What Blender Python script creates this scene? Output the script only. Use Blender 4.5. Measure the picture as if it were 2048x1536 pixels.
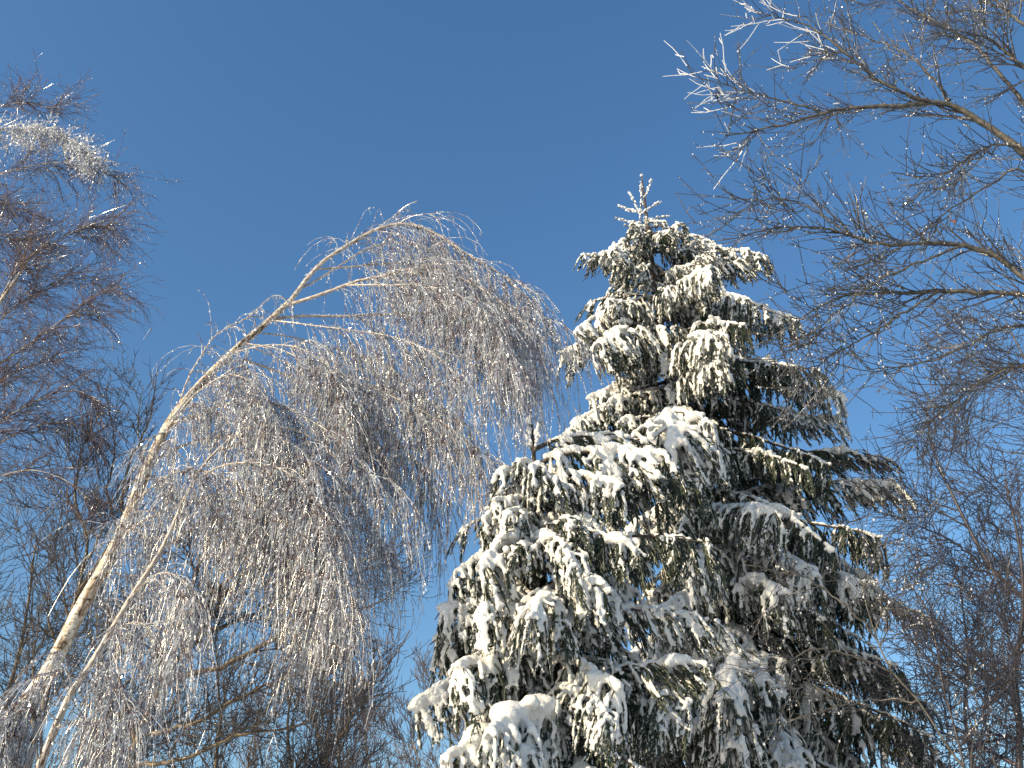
import bpy, math, random
import numpy as np
from mathutils import Vector, Matrix

# ------------------------------------------------------------------ camera, sky, sun, exposure
scene = bpy.context.scene
for o in list(bpy.data.objects):
    bpy.data.objects.remove(o)
PITCH = math.radians(35.0)
FPX = 1991.0            # focal length in pixels of the 2048 px wide photograph
EYE = np.array([0.0, 0.0, 1.6])
cam_data = bpy.data.cameras.new('camera')
cam_data.lens = 35.0
cam_data.sensor_width = 36.0
cam_data.clip_end = 6000.0
cam_data.clip_start = 0.05
cam = bpy.data.objects.new('camera', cam_data)
cam.location = EYE
cam.rotation_euler = (math.pi / 2 + PITCH, 0, 0)
scene.collection.objects.link(cam)
scene.camera = cam

SUN_ELEV = math.radians(21.0)
SUN_LEFT = math.radians(54.0)         # degrees to the left of straight behind the camera
to_sun = Vector((-math.sin(SUN_LEFT) * math.cos(SUN_ELEV), -math.cos(SUN_LEFT) * math.cos(SUN_ELEV), math.sin(SUN_ELEV)))
world = bpy.data.worlds.new('World')
scene.world = world
world.use_nodes = True
wn = world.node_tree
wn.nodes.clear()
sky = wn.nodes.new('ShaderNodeTexSky')
sky.sky_type = 'NISHITA'
sky.sun_disc = False
sky.sun_elevation = SUN_ELEV
sky.sun_rotation = math.atan2(to_sun.x, to_sun.y) % (2 * math.pi)
sky.altitude = 0.0
sky.air_density = 1.4
sky.dust_density = 1.0
sky.ozone_density = 3.0
bg = wn.nodes.new('ShaderNodeBackground')
bg.inputs['Strength'].default_value = 0.15
wo = wn.nodes.new('ShaderNodeOutputWorld')
hs = wn.nodes.new('ShaderNodeHueSaturation')
hs.inputs['Saturation'].default_value = 1.22
hs.inputs['Hue'].default_value = 0.505
wn.links.new(sky.outputs[0], hs.inputs['Color'])
wn.links.new(hs.outputs[0], bg.inputs['Color'])
wn.links.new(bg.outputs[0], wo.inputs['Surface'])

sun_data = bpy.data.lights.new('sun', 'SUN')
sun_data.energy = 5.0
sun_data.angle = math.radians(0.53)
sun_data.color = (1.0, 0.84, 0.58)
sun = bpy.data.objects.new('sun', sun_data)
sun.rotation_euler = (-to_sun).to_track_quat('-Z', 'Y').to_euler()
sun.location = to_sun * 60
scene.collection.objects.link(sun)

scene.view_settings.view_transform = 'Standard'
scene.view_settings.look = 'None'
scene.view_settings.gamma = 1.0
scene.view_settings.use_curve_mapping = False
scene.view_settings.exposure = 0.36
scene.render.engine = 'CYCLES'
scene.cycles.max_bounces = 4
scene.cycles.diffuse_bounces = 2
scene.cycles.glossy_bounces = 2
scene.cycles.sample_clamp_indirect = 4.0

COL = scene.collection
CT, ST = math.cos(PITCH), math.sin(PITCH)


def PX(px, py, Y):
    """world point seen at photograph pixel (px,py) standing at forward distance Y metres"""
    x = (px - 1024) / FPX
    y = (768 - py) / FPX
    d = np.array([x, CT - y * ST, ST + y * CT])
    return EYE + d * (Y / d[1])


# ------------------------------------------------------------------ mesh helpers
def norm(v):
    return v / np.maximum(np.linalg.norm(v, axis=-1, keepdims=True), 1e-9)


class Geo:
    """collects numpy vertex and face blocks into one mesh"""
    def __init__(self):
        self.v, self.f, self.n, self.a = [], {3: [], 4: []}, 0, []

    def add(self, verts, faces, attr=None):
        verts = np.asarray(verts, dtype=np.float32).reshape(-1, 3)
        if len(verts) == 0:
            return
        self.v.append(verts)
        self.f[faces.shape[1]].append(faces + self.n)
        self.a.append(np.zeros((len(verts), 3), np.float32) if attr is None else attr.reshape(-1, 3).astype(np.float32))
        self.n += len(verts)

    def mesh(self, name, mat, smooth=True):
        me = bpy.data.meshes.new(name)
        if self.n:
            V = np.concatenate(self.v)
            q = np.concatenate(self.f[4]) if self.f[4] else np.zeros((0, 4), int)
            t = np.concatenate(self.f[3]) if self.f[3] else np.zeros((0, 3), int)
            loops = np.concatenate([q.ravel(), t.ravel()]).astype(np.int32)
            starts = np.concatenate([np.arange(len(q)) * 4, len(q) * 4 + np.arange(len(t)) * 3]).astype(np.int32)
            me.vertices.add(len(V))
            me.vertices.foreach_set('co', V.ravel())
            me.loops.add(len(loops))
            me.loops.foreach_set('vertex_index', loops)
            me.polygons.add(len(starts))
            me.polygons.foreach_set('loop_start', starts)
            at = me.attributes.new('along', 'FLOAT_VECTOR', 'POINT')
            at.data.foreach_set('vector', np.concatenate(self.a).ravel())
            me.update(calc_edges=True)
            me.polygons.foreach_set('use_smooth', np.full(len(starts), smooth))
        me.materials.append(mat)
        return me


def link(name, data, parent=None, **props):
    o = bpy.data.objects.new(name, data)
    COL.objects.link(o)
    if parent is not None:
        o.parent = parent
    for k, v in props.items():
        o[k] = v
    return o


def tubes(geo, P, R, sides=3):
    """P (M,N,3) polylines, R (M,N) radii"""
    P = np.asarray(P, float)
    if P.ndim == 2:
        P = P[None]
    R = np.asarray(R, float)
    if R.ndim == 1:
        R = np.broadcast_to(R, P.shape[:2])
    M, N = P.shape[:2]
    if M == 0:
        return
    T = norm(np.gradient(P, axis=1))
    mean = norm(P[:, -1] - P[:, 0])
    ref = np.zeros((M, 3))
    ref[np.arange(M), np.argmin(np.abs(mean), axis=1)] = 1
    U = norm(np.cross(T, ref[:, None, :]))
    W = np.cross(T, U)
    ang = np.linspace(0, 2 * np.pi, sides, endpoint=False)
    ring = np.cos(ang)[:, None] * U[:, :, None, :] + np.sin(ang)[:, None] * W[:, :, None, :]
    V = P[:, :, None, :] + R[:, :, None, None] * ring
    seg = np.linalg.norm(np.diff(P, axis=1), axis=2)
    al = np.concatenate([np.zeros((M, 1)), np.cumsum(seg, axis=1)], axis=1)
    at = np.zeros((M, N, sides, 3))
    at[..., 0] = al[:, :, None]
    at[..., 1] = np.cos(ang)
    at[..., 2] = np.sin(ang)
    m = np.arange(M)[:, None, None] * N * sides
    i = np.arange(N - 1)[None, :, None] * sides
    j = np.arange(sides)[None, None, :]
    j2 = (j + 1) % sides
    F = np.stack([m + i + j, m + i + j2, m + i + sides + j2, m + i + sides + j], axis=-1).reshape(-1, 4)
    geo.add(V.reshape(-1, 3), F, at.reshape(-1, 3))


def spline(pts, n):
    """Catmull-Rom through pts, n samples evenly spaced along it"""
    p = np.asarray(pts, float)
    q = np.vstack([2 * p[0] - p[1], p, 2 * p[-1] - p[-2]])
    out = []
    for i in range(len(p) - 1):
        a, b, c, d = q[i:i + 4]
        t = np.linspace(0, 1, 16, endpoint=False)[:, None]
        out.append(0.5 * (2 * b + (c - a) * t + (2 * a - 5 * b + 4 * c - d) * t ** 2 + (3 * b - a - 3 * c + d) * t ** 3))
    out = np.vstack(out + [p[-1:]])
    s = np.concatenate([[0], np.cumsum(np.linalg.norm(np.diff(out, axis=0), axis=1))])
    u = np.linspace(0, s[-1], n)
    return np.stack([np.interp(u, s, out[:, k]) for k in range(3)], axis=1)


def plen(p):
    return np.linalg.norm(np.diff(p, axis=0), axis=1).sum()


def grow(rng, p0, d0, L, N, droop=0.0, wig=0.1, pull=None):
    """vectorised growth of M polylines; droop pulls the heading down (negative: up)"""
    M = len(p0)
    P = np.zeros((M, N, 3))
    P[:, 0] = p0
    d = norm(np.asarray(d0, float))
    st = (np.asarray(L, float) / (N - 1)).reshape(-1, 1)
    g = np.zeros((M, 3))
    g[:, 2] = -np.asarray(droop)
    for k in range(1, N):
        d = norm(d + g / (N - 1) + rng.normal(0, wig, (M, 3)) + (0 if pull is None else pull / (N - 1)))
        P[:, k] = P[:, k - 1] + d * st
    return P


def sample(rng, P, n, t0=0.1, t1=1.0):
    """n random points on polylines P (M,N,3), weighted by length: position, tangent, parent, t"""
    P = np.asarray(P, float)
    if P.ndim == 2:
        P = P[None]
    M, N = P.shape[:2]
    L = np.linalg.norm(np.diff(P, axis=1), axis=2).sum(1)
    par = rng.choice(M, n, p=L / L.sum())
    t = rng.uniform(t0, t1, n)
    f = t * (N - 1)
    i = np.minimum(f.astype(int), N - 2)
    w = (f - i)[:, None]
    pos = P[par, i] * (1 - w) + P[par, i + 1] * w
    return pos, norm(P[par, i + 1] - P[par, i]), par, t


def side(rng, T, ang, jit=0.15):
    M = len(T)
    r = norm(np.cross(T, rng.normal(0, 1, (M, 3))))
    a = (np.asarray(ang) + rng.normal(0, jit, M)).reshape(-1, 1)
    return norm(np.cos(a) * T + np.sin(a) * r)


TET_V = np.array([[1, 1, 1], [1, -1, -1], [-1, 1, -1], [-1, -1, 1]], float) * 0.68
TET_F = np.array([[0, 1, 2], [0, 3, 1], [0, 2, 3], [1, 3, 2]])


def beads(geo, rng, pos, size, stretch=1.0):
    """small faceted ice drops, elongated downwards"""
    M = len(pos)
    if M == 0:
        return
    q = norm(rng.normal(0, 1, (M, 4)))
    a, b, c, d = q.T
    R = np.stack([np.stack([1 - 2 * (c * c + d * d), 2 * (b * c - a * d), 2 * (b * d + a * c)], -1),
                  np.stack([2 * (b * c + a * d), 1 - 2 * (b * b + d * d), 2 * (c * d - a * b)], -1),
                  np.stack([2 * (b * d - a * c), 2 * (c * d + a * b), 1 - 2 * (b * b + c * c)], -1)], 1)
    v = np.einsum('mij,kj->mki', R, TET_V) * np.asarray(size).reshape(-1, 1, 1)
    v[:, :, 2] *= stretch
    v += pos[:, None, :]
    F = TET_F[None] + (np.arange(M) * 4)[:, None, None]
    geo.add(v.reshape(-1, 3), F.reshape(-1, 3))


# ------------------------------------------------------------------ materials
def new_mat(name):
    m = bpy.data.materials.new(name)
    m.use_nodes = True
    nt = m.node_tree
    return m, nt, nt.nodes['Principled BSDF']


def ramp(nt, fac, stops):
    r = nt.nodes.new('ShaderNodeValToRGB')
    el = r.color_ramp.elements
    while len(el) < len(stops):
        el.new(0.5)
    for e, (p, c) in zip(el, stops):
        e.position = p
        e.color = (*c, 1)
    nt.links.new(fac, r.inputs[0])
    return r.outputs[0]


def noise(nt, scale, vec=None, detail=4, rough=0.55):
    n = nt.nodes.new('ShaderNodeTexNoise')
    n.inputs['Scale'].default_value = scale
    n.inputs['Detail'].default_value = detail
    n.inputs['Roughness'].default_value = rough
    if vec is not None:
        nt.links.new(vec, n.inputs['Vector'])
    return n.outputs['Fac']


def coord(nt, kind='Object', scale=None):
    if kind == 'along':
        a = nt.nodes.new('ShaderNodeAttribute')
        a.attribute_name = 'along'
        out = a.outputs['Vector']
    else:
        out = nt.nodes.new('ShaderNodeTexCoord').outputs[kind]
    if scale:
        m = nt.nodes.new('ShaderNodeMapping')
        m.inputs['Scale'].default_value = scale
        nt.links.new(out, m.inputs['Vector'])
        out = m.outputs['Vector']
    return out


def bump(nt, bsdf, h, strength, dist):
    b = nt.nodes.new('ShaderNodeBump')
    b.inputs['Strength'].default_value = strength
    b.inputs['Distance'].default_value = dist
    nt.links.new(h, b.inputs['Height'])
    nt.links.new(b.outputs[0], bsdf.inputs['Normal'])


def bark_mat(name, stops, scale=9.0, rough=0.75, coat=0.0, bstr=0.6, bdist=0.01, along=None):
    m, nt, b = new_mat(name)
    v = coord(nt, 'along', along) if along else coord(nt, 'Object')
    n = noise(nt, scale, v, 6, 0.6)
    nt.links.new(ramp(nt, n, stops), b.inputs['Base Color'])
    b.inputs['Roughness'].default_value = rough
    b.inputs['Coat Weight'].default_value = coat
    b.inputs['Coat Roughness'].default_value = 0.12
    bump(nt, b, n, bstr, bdist)
    return m


M_BIRCH, nt, b = new_mat('birch_bark')
v1 = coord(nt, 'along', (16.0, 0.7, 0.7))
v2 = coord(nt, 'along', (3.0, 1.1, 1.1))
n1, n2 = noise(nt, 1.6, v1, 5, 0.65), noise(nt, 1.2, v2, 5, 0.6)
c1 = ramp(nt, n1, [(0.38, (0.035, 0.028, 0.022)), (0.435, (0.50, 0.43, 0.34)), (0.56, (0.74, 0.69, 0.60)), (0.75, (0.82, 0.79, 0.73))])
c2 = ramp(nt, n2, [(0.36, (0.10, 0.07, 0.05)), (0.44, (0.62, 0.50, 0.38)), (0.54, (1, 1, 1))])
mx = nt.nodes.new('ShaderNodeMixRGB')
mx.blend_type = 'MULTIPLY'
mx.inputs[0].default_value = 1.0
nt.links.new(c1, mx.inputs[1])
nt.links.new(c2, mx.inputs[2])
nt.links.new(mx.outputs[0], b.inputs['Base Color'])
b.inputs['Roughness'].default_value = 0.55
bump(nt, b, n1, 0.7, 0.012)

M_BIRCHLIMB = bark_mat('birch_limb_bark', [(0.36, (0.06, 0.04, 0.03)), (0.45, (0.33, 0.25, 0.19)), (0.56, (0.58, 0.53, 0.47)), (0.7, (0.66, 0.64, 0.62))], 2.2, 0.45, 0.5, 0.5, 0.006, (7, 1, 1))
M_TWIG_RED = bark_mat('birch_twig_bark', [(0.36, (0.11, 0.05, 0.042)), (0.44, (0.20, 0.13, 0.12)), (0.50, (0.38, 0.40, 0.44)), (0.75, (0.52, 0.56, 0.63))], 9.0, 0.3, 0.6, 0.0)
M_TWIG_PURPLE = bark_mat('fine_twig_bark', [(0.35, (0.045, 0.028, 0.032)), (0.65, (0.12, 0.066, 0.064))], 3.0, 0.5, 0.3, 0.0)
M_GREYBARK = bark_mat('grey_bark', [(0.32, (0.025, 0.021, 0.017)), (0.5, (0.068, 0.059, 0.046)), (0.68, (0.14, 0.125, 0.10))], 14.0, 0.6, 0.25, 0.8, 0.008)
M_GREYTWIG = bark_mat('grey_twig_bark', [(0.35, (0.026, 0.022, 0.020)), (0.58, (0.062, 0.054, 0.050)), (0.68, (0.24, 0.24, 0.25))], 5.0, 0.4, 0.5, 0.0)
M_BROWNBARK = bark_mat('brown_bark', [(0.30, (0.045, 0.033, 0.020)), (0.5, (0.12, 0.085, 0.05)), (0.7, (0.22, 0.17, 0.10))], 12.0, 0.7, 0.15, 0.8, 0.008)
M_DARKTWIG = bark_mat('dark_twig_bark', [(0.35, (0.020, 0.016, 0.015)), (0.65, (0.058, 0.044, 0.037))], 4.0, 0.5, 0.3, 0.0)
M_DUSKTWIG = bark_mat('dusky_twig_bark', [(0.35, (0.022, 0.018, 0.022)), (0.65, (0.058, 0.044, 0.050))], 4.0, 0.5, 0.3, 0.0)
M_PALETWIG = bark_mat('pale_twig_bark', [(0.35, (0.05, 0.038, 0.034)), (0.65, (0.14, 0.10, 0.088))], 4.0, 0.5, 0.3, 0.0)
M_SPRUCEBARK = bark_mat('spruce_bark', [(0.35, (0.028, 0.022, 0.018)), (0.65, (0.10, 0.075, 0.055))], 18.0, 0.85, 0.0, 1.0, 0.01)

M_NEEDLE, nt, b = new_mat('spruce_needles')
nt.links.new(ramp(nt, noise(nt, 6.0, coord(nt)), [(0.35, (0.009, 0.018, 0.010)), (0.55, (0.022, 0.036, 0.014)), (0.75, (0.065, 0.066, 0.022))]), b.inputs['Base Color'])
b.inputs['Roughness'].default_value = 0.5
b.inputs['Coat Weight'].default_value = 0.3
b.inputs['Coat Roughness'].default_value = 0.25

M_SNOW, nt, b = new_mat('settled_snow')
vv = coord(nt)
nt.links.new(ramp(nt, noise(nt, 5.0, vv, 4), [(0.3, (0.76, 0.75, 0.72)), (0.7, (0.88, 0.87, 0.84))]), b.inputs['Base Color'])
b.inputs['Roughness'].default_value = 0.55
b.inputs['Specular IOR Level'].default_value = 0.3
bump(nt, b, noise(nt, 26.0, vv, 6, 0.7), 0.8, 0.035)

M_ICE, nt, b = new_mat('clear_ice')
b.inputs['Base Color'].default_value = (0.60, 0.60, 0.62, 1)
b.inputs['Roughness'].default_value = 0.16
b.inputs['IOR'].default_value = 1.45
b.inputs['Specular IOR Level'].default_value = 0.9
b.inputs['Coat Weight'].default_value = 0.6
b.inputs['Coat Roughness'].default_value = 0.08

M_RIME, nt, b = new_mat('rime_ice')
b.inputs['Base Color'].default_value = (0.72, 0.72, 0.73, 1)
b.inputs['Roughness'].default_value = 0.3
b.inputs['Coat Weight'].default_value = 0.5
b.inputs['Coat Roughness'].default_value = 0.15

M_FROST, nt, b = new_mat('needle_frost')
b.inputs['Base Color'].default_value = (0.66, 0.65, 0.60, 1)
b.inputs['Roughness'].default_value = 0.5

M_LEAF, nt, b = new_mat('dry_leaf')
nt.links.new(ramp(nt, noise(nt, 30.0, coord(nt)), [(0.3, (0.20, 0.06, 0.02)), (0.7, (0.42, 0.16, 0.06))]), b.inputs['Base Color'])

M_GROUND, nt, b = new_mat('snow_ground')
vv = coord(nt)
nt.links.new(ramp(nt, noise(nt, 0.6, vv, 6), [(0.3, (0.70, 0.71, 0.73)), (0.7, (0.84, 0.84, 0.84))]), b.inputs['Base Color'])
b.inputs['Roughness'].default_value = 0.6
bump(nt, b, noise(nt, 6.0, vv, 6, 0.6), 0.5, 0.05)

# ------------------------------------------------------------------ ground
g = Geo()
n = 160
u = np.linspace(-1, 1, n)
u = np.sign(u) * (np.abs(u) * 40 + np.abs(u) ** 6 * 2500)
gx, gy = np.meshgrid(u, u)
r = np.hypot(gx, gy)
gz = (np.sin(gx * 0.31 + 1.3) * np.cos(gy * 0.27) * 0.10 + np.sin(gx * 0.9 + gy * 0.7) * 0.04) * np.clip(60 / (r + 20), 0, 1) - 0.06
i, j = np.meshgrid(np.arange(n - 1), np.arange(n - 1))
k = (j * n + i).ravel()
g.add(np.stack([gx, gy, gz], -1), np.stack([k, k + 1, k + n + 1, k + n], -1))
link('snow_ground', g.mesh('snow_ground', M_GROUND), kind='structure')


def to_ground(pts, lean=0.35):
    """prepend a footing so a trunk given from mid-height starts in the snow"""
    p = np.asarray(pts, float)
    d = p[0] - p[1]
    d = d / max(abs(d[2]), 0.2)
    h = p[0][2] + 0.2
    k = np.array([d[0] * lean * h, d[1] * lean * h, -h])
    mid = p[0] + np.array([k[0] * 0.62, k[1] * 0.62, -h * 0.5])
    return np.vstack([p[0] + k, mid, p])


# ------------------------------------------------------------------ spruces
def ico(sub):
    import bmesh
    bm = bmesh.new()
    bmesh.ops.create_icosphere(bm, subdivisions=sub, radius=1.0)
    V = np.array([v.co for v in bm.verts])
    F = np.array([[v.index for v in f.verts] for f in bm.faces])
    bm.free()
    return V, F


ICO_V, ICO_F = ico(1)
ICO2 = ico(3)


def blobs(geo, pos, rad, axis=None, stretch=1.0, fine=False):
    """closed ellipsoids, optionally stretched along an axis"""
    M = len(pos)
    if M == 0:
        return
    IV, IF = ICO2 if fine else (ICO_V, ICO_F)
    v = IV[None] * np.asarray(rad).reshape(-1, 1, 1)
    if axis is not None:
        k = np.einsum('mki,mi->mk', v, axis)[..., None] * axis[:, None, :]
        v = v + k * (stretch - 1)
    v = v + pos[:, None, :]
    F = IF[None] + (np.arange(M) * len(IV))[:, None, None]
    geo.add(v.reshape(-1, 3), F.reshape(-1, 3))


def remesh(geo, name, mat, voxel, seed=0):
    me = geo.mesh(name + '_raw', mat)
    o = bpy.data.objects.new('tmp', me)
    COL.objects.link(o)
    md = o.modifiers.new('r', 'REMESH')
    md.mode = 'VOXEL'
    md.voxel_size = voxel
    md.use_smooth_shade = True
    sm = o.modifiers.new('s', 'SMOOTH')
    sm.factor = 0.5
    sm.iterations = 1
    dg = bpy.context.evaluated_depsgraph_get()
    out = bpy.data.meshes.new_from_object(o.evaluated_get(dg), depsgraph=dg)
    out.name = name
    bpy.data.objects.remove(o)
    bpy.data.meshes.remove(me)
    nv = len(out.vertices)
    co = np.zeros(nv * 3, np.float32)
    no = np.zeros(nv * 3, np.float32)
    out.vertices.foreach_get('co', co)
    out.vertices.foreach_get('normal', no)
    co, no = co.reshape(-1, 3), no.reshape(-1, 3)
    q = co * 1.0
    h = (np.sin(q[:, 0] * 41 + 3 * np.sin(q[:, 1] * 29 + seed)) * np.sin(q[:, 2] * 37 + 2 * np.sin(q[:, 0] * 33)) + np.sin(q[:, 1] * 47 + 2 * np.sin(q[:, 2] * 23)) * 0.6)
    r = np.random.default_rng(seed).normal(0, 1, nv)
    out.vertices.foreach_set('co', (co + no * (h * 0.0045 + r * 0.0022)[:, None]).astype(np.float32).ravel())
    out.update()
    out.materials.clear()
    out.materials.append(mat)
    return out


def up_perp(T, outward):
    z = np.array([0, 0, 1.0]) * 0.9 + outward * 0.75
    return norm(z - (z * T).sum(-1, keepdims=True) * T)


def bough_template(L, seed, snowy=0.8, mound=0.3, droop=0.55, msize=(0.07, 0.12), voxel=0.0165):
    """x points outwards, z up: wood, needles, snow meshes"""
    rng = np.random.default_rng(seed)
    wood, need, snow, frost = Geo(), Geo(), Geo(), Geo()
    N = 14
    s = np.linspace(0, 1, N)
    ax = np.stack([L * s, np.cumsum(rng.normal(0, 0.012 * L, N)), L * (0.10 * s - droop * s ** 2 + 0.22 * droop * s ** 3)], -1)
    tubes(wood, ax[None], (0.012 + 0.010 * L) * (1.02 - 0.85 * s)[None], 5)
    # side branches, then tails hanging from the axis and from the side branches
    m = max(2, int(L / 0.22))
    t = np.repeat(np.linspace(0.15, 0.95, m), 2) + rng.normal(0, 0.03, 2 * m)
    t = np.clip(t, 0.08, 0.97)
    sg = np.tile([1, -1], m)
    f = t * (N - 1)
    i = np.minimum(f.astype(int), N - 2)
    w = (f - i)[:, None]
    p0 = ax[i] * (1 - w) + ax[i + 1] * w
    T = norm(ax[i + 1] - ax[i])
    lat = np.stack([np.zeros(len(t)), sg, np.zeros(len(t))], -1)
    d0 = T * rng.uniform(0.6, 1.0, (len(t), 1)) + lat * 0.75 + np.array([0, 0, 0.10])
    ll = (0.08 + 0.30 * min(L, 2.4) * (1 - t) ** 0.8 * np.clip(t * 4, 0.4, 1)) * rng.uniform(0.5, 1.3, len(t))
    lp = grow(rng, p0, d0, ll, 6, droop=0.9, wig=0.07)
    tubes(wood, lp, np.linspace(0.010, 0.004, 6)[None] * np.ones((len(lp), 1)), 3)
    car = np.concatenate([lp, np.stack([spline(ax[2:6], 6), spline(ax[5:9], 6), spline(ax[8:12], 6), spline(ax[10:], 6)])])
    tot = np.linalg.norm(np.diff(car, axis=1), axis=2).sum()
    M = int(tot / 0.047)
    fp, fT, fpar, ft = sample(rng, car, M, 0.05, 1.0)
    sgn = rng.choice([-1, 1], (M, 1))
    sd = norm(np.cross(fT, np.array([0, 0, 1.0]))) * sgn
    outw = norm(sd * 0.8 + fT * np.array([1, 1, 0]) * 0.6)
    fd = fT * rng.uniform(0.1, 0.7, (M, 1)) + sd * rng.uniform(0.3, 1.0, (M, 1)) + np.array([0, 0, -0.15])
    fl = rng.uniform(0.15, 0.56, M) * (0.66 + 0.15 * L)
    F = grow(rng, fp, fd, fl, 6, droop=4.5, wig=0.06)
    # short shoots fanning off the tails
    qp, qT, qpar, qt = sample(rng, F, int(fl.sum() / 0.036), 0.12, 0.97)
    qs = norm(np.cross(qT, outw[qpar])) * rng.choice([-1, 1], (len(qp), 1))
    qd = norm(qT * 0.9 + qs * rng.uniform(0.3, 0.9, (len(qp), 1)) + outw[qpar] * rng.uniform(-0.1, 0.35, (len(qp), 1)))
    Q = grow(rng, qp, qd, rng.uniform(0.05, 0.12, len(qp)), 3, droop=0.8, wig=0.04)
    tubes(need, F, np.array([0.006, 0.0085, 0.0085, 0.0085, 0.007, 0.003])[None] * np.ones((M, 1)), 3)
    tubes(need, Q, np.array([0.007, 0.0085, 0.003])[None] * np.ones((len(Q), 1)), 3)
    has = rng.random(M) < snowy * 0.9
    for PP, per, own in ((F, 20, np.arange(M)), (Q, 9, qpar)):
        k = len(PP) * per
        bp, bT, bpar, _ = sample(rng, PP, k, 0.0, 1.0)
        rad = norm(np.cross(bT, rng.normal(0, 1, bT.shape)))
        d = norm(bT * 0.8 + rad * 0.75)
        ln = rng.uniform(0.016, 0.028, (k, 1))
        ow = outw[own[bpar]] * 0.7 + np.array([0, 0, 0.7])
        icy = (has[own[bpar]] | (rng.random(k) < 0.12)) & ((rad * ow).sum(1) > rng.uniform(-0.5, 0.45, k)) & (rng.random(k) < 0.3 + 0.7 * snowy)
        wv = norm(np.cross(d, rad + rng.normal(0, .5, rad.shape))) * np.where(icy, 0.0085, 0.0036)[:, None]
        V = np.stack([bp - wv, bp + wv, bp + d * ln], 1)
        need.add(V[~icy].reshape(-1, 3), np.arange((~icy).sum() * 3).reshape(-1, 3))
        frost.add(V[icy].reshape(-1, 3), np.arange(icy.sum() * 3).reshape(-1, 3))
    # snow: strips down the outer side of the tails, clots on the shoots, ridges on the branches, loads
    TT = norm(np.gradient(F, axis=1))
    ph = rng.uniform(0, 6, M)
    for k in np.arange(0, 5, 0.5):
        i = int(k)
        w = k - i
        P_ = F[:, i] * (1 - w) + F[:, i + 1] * w
        T_ = norm(TT[:, i] * (1 - w) + TT[:, i + 1] * w)
        rr = rng.uniform(0.012, 0.026, M) * (1.12 - 0.07 * k) * (0.66 + 0.36 * snowy)
        ok = has & (np.sin(k * 1.5 + ph) > 0.2 - 0.75 * snowy)
        blobs(snow, (P_ + up_perp(T_, outw) * (rr * 0.62)[:, None])[ok], rr[ok], T_[ok], 1.5)
    ok = has[qpar] & (rng.random(len(Q)) < 0.75 * snowy)
    for k in (0.35, 0.75):
        rr = rng.uniform(0.010, 0.017, len(Q))
        T_ = norm(Q[:, 2] - Q[:, 0])
        blobs(snow, (Q[:, 0] * (1 - k) + Q[:, 2] * k + up_perp(T_, outw[qpar]) * (rr * 0.6)[:, None])[ok], rr[ok], T_[ok], 1.7)
    sp_, sT, _, _ = sample(rng, lp, int(ll.sum() / 0.03), 0.0, 1.0)
    ok = rng.random(len(sp_)) < snowy
    rr = rng.uniform(0.018, 0.036, len(sp_)) * (0.5 + 0.5 * snowy)
    blobs(snow, (sp_ + up_perp(sT, sT * 0) * (rr * 0.6)[:, None])[ok], rr[ok], sT[ok], 1.4)
    sp_, sT, _, st_ = sample(rng, ax[None], int(L / 0.025), 0.12, 1.0)
    ok = rng.random(len(sp_)) < min(1, snowy + .1)
    rr = rng.uniform(0.024, 0.048, len(sp_)) * (0.4 + 0.6 * snowy)
    blobs(snow, (sp_ + np.array([0, 0, 1.0]) * (rr * 0.7)[:, None])[ok], rr[ok], sT[ok], 1.4)
    nm = rng.poisson(mound * L)
    for q in range(nm):
        c, cT, _, _ = sample(rng, ax[None], 1, 0.3, 0.97)
        R = rng.uniform(*msize)
        kk = 11
        cT = cT * np.array([1, 1, 0.8])
        u_ = np.linspace(-1, 1, kk)[:, None]
        wob = rng.uniform(0, 6, 3)
        off = u_ * cT * R * 1.5 + np.stack([np.zeros(kk), 0.30 * np.sin(u_[:, 0] * 3 + wob[0]), 0.22 + 0.10 * np.sin(u_[:, 0] * 4 + wob[1])], -1) * R
        rs = R * (0.95 - 0.42 * np.abs(u_[:, 0]) ** 1.6) * (1 + 0.12 * np.sin(u_[:, 0] * 5 + wob[2]))
        blobs(snow, c + off, rs, np.tile([[0, 0, 1.0]], (kk, 1)), 0.66, True)
        bl = 5
        off = rng.normal(0, 1, (bl, 3)) * R * np.array([0.8, 0.55, 0.08]) + np.array([0, 0, -0.05 * R])
        blobs(snow, c + off, R * rng.uniform(0.4, 0.6, bl), np.tile([[0, 0, 1.0]], (bl, 1)), 0.7, True)
    return (wood.mesh('bough_wood', M_SPRUCEBARK), need.mesh('bough_needles', M_NEEDLE), remesh(snow, 'bough_snow', M_SNOW, voxel, seed), frost.mesh('bough_frost', M_FROST))


TEMPL = []      # (length, load class, snowiness, meshes)
for L, nv in ((0.45, 3), (0.9, 3), (1.5, 4), (2.2, 4), (3.0, 2)):
    for k in range(nv):
        sn = (0.95, 0.62, 0.85, 0.42)[k]
        TEMPL.append((L, 0, min(sn, 0.62) if L == 3.0 else sn, bough_template(L, int(L * 100) + k, snowy=sn, mound=0.35 * sn, droop=(0.5, 0.65, 0.42, 0.3)[k])))
for L, k in ((1.0, 0), (1.0, 1), (1.7, 2), (1.7, 3)):
    TEMPL.append((L, 1, 1.0, bough_template(L, 900 + k, snowy=0.95, mound=1.7, droop=0.6, msize=(0.075, 0.115), voxel=0.016)))
for L, k in ((1.2, 0), (1.9, 1)):
    TEMPL.append((L, 2, 1.0, bough_template(L, 950 + k, snowy=1.0, mound=2.6, droop=0.6, msize=(0.10, 0.145), voxel=0.016)))
TCHORD = {}


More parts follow.
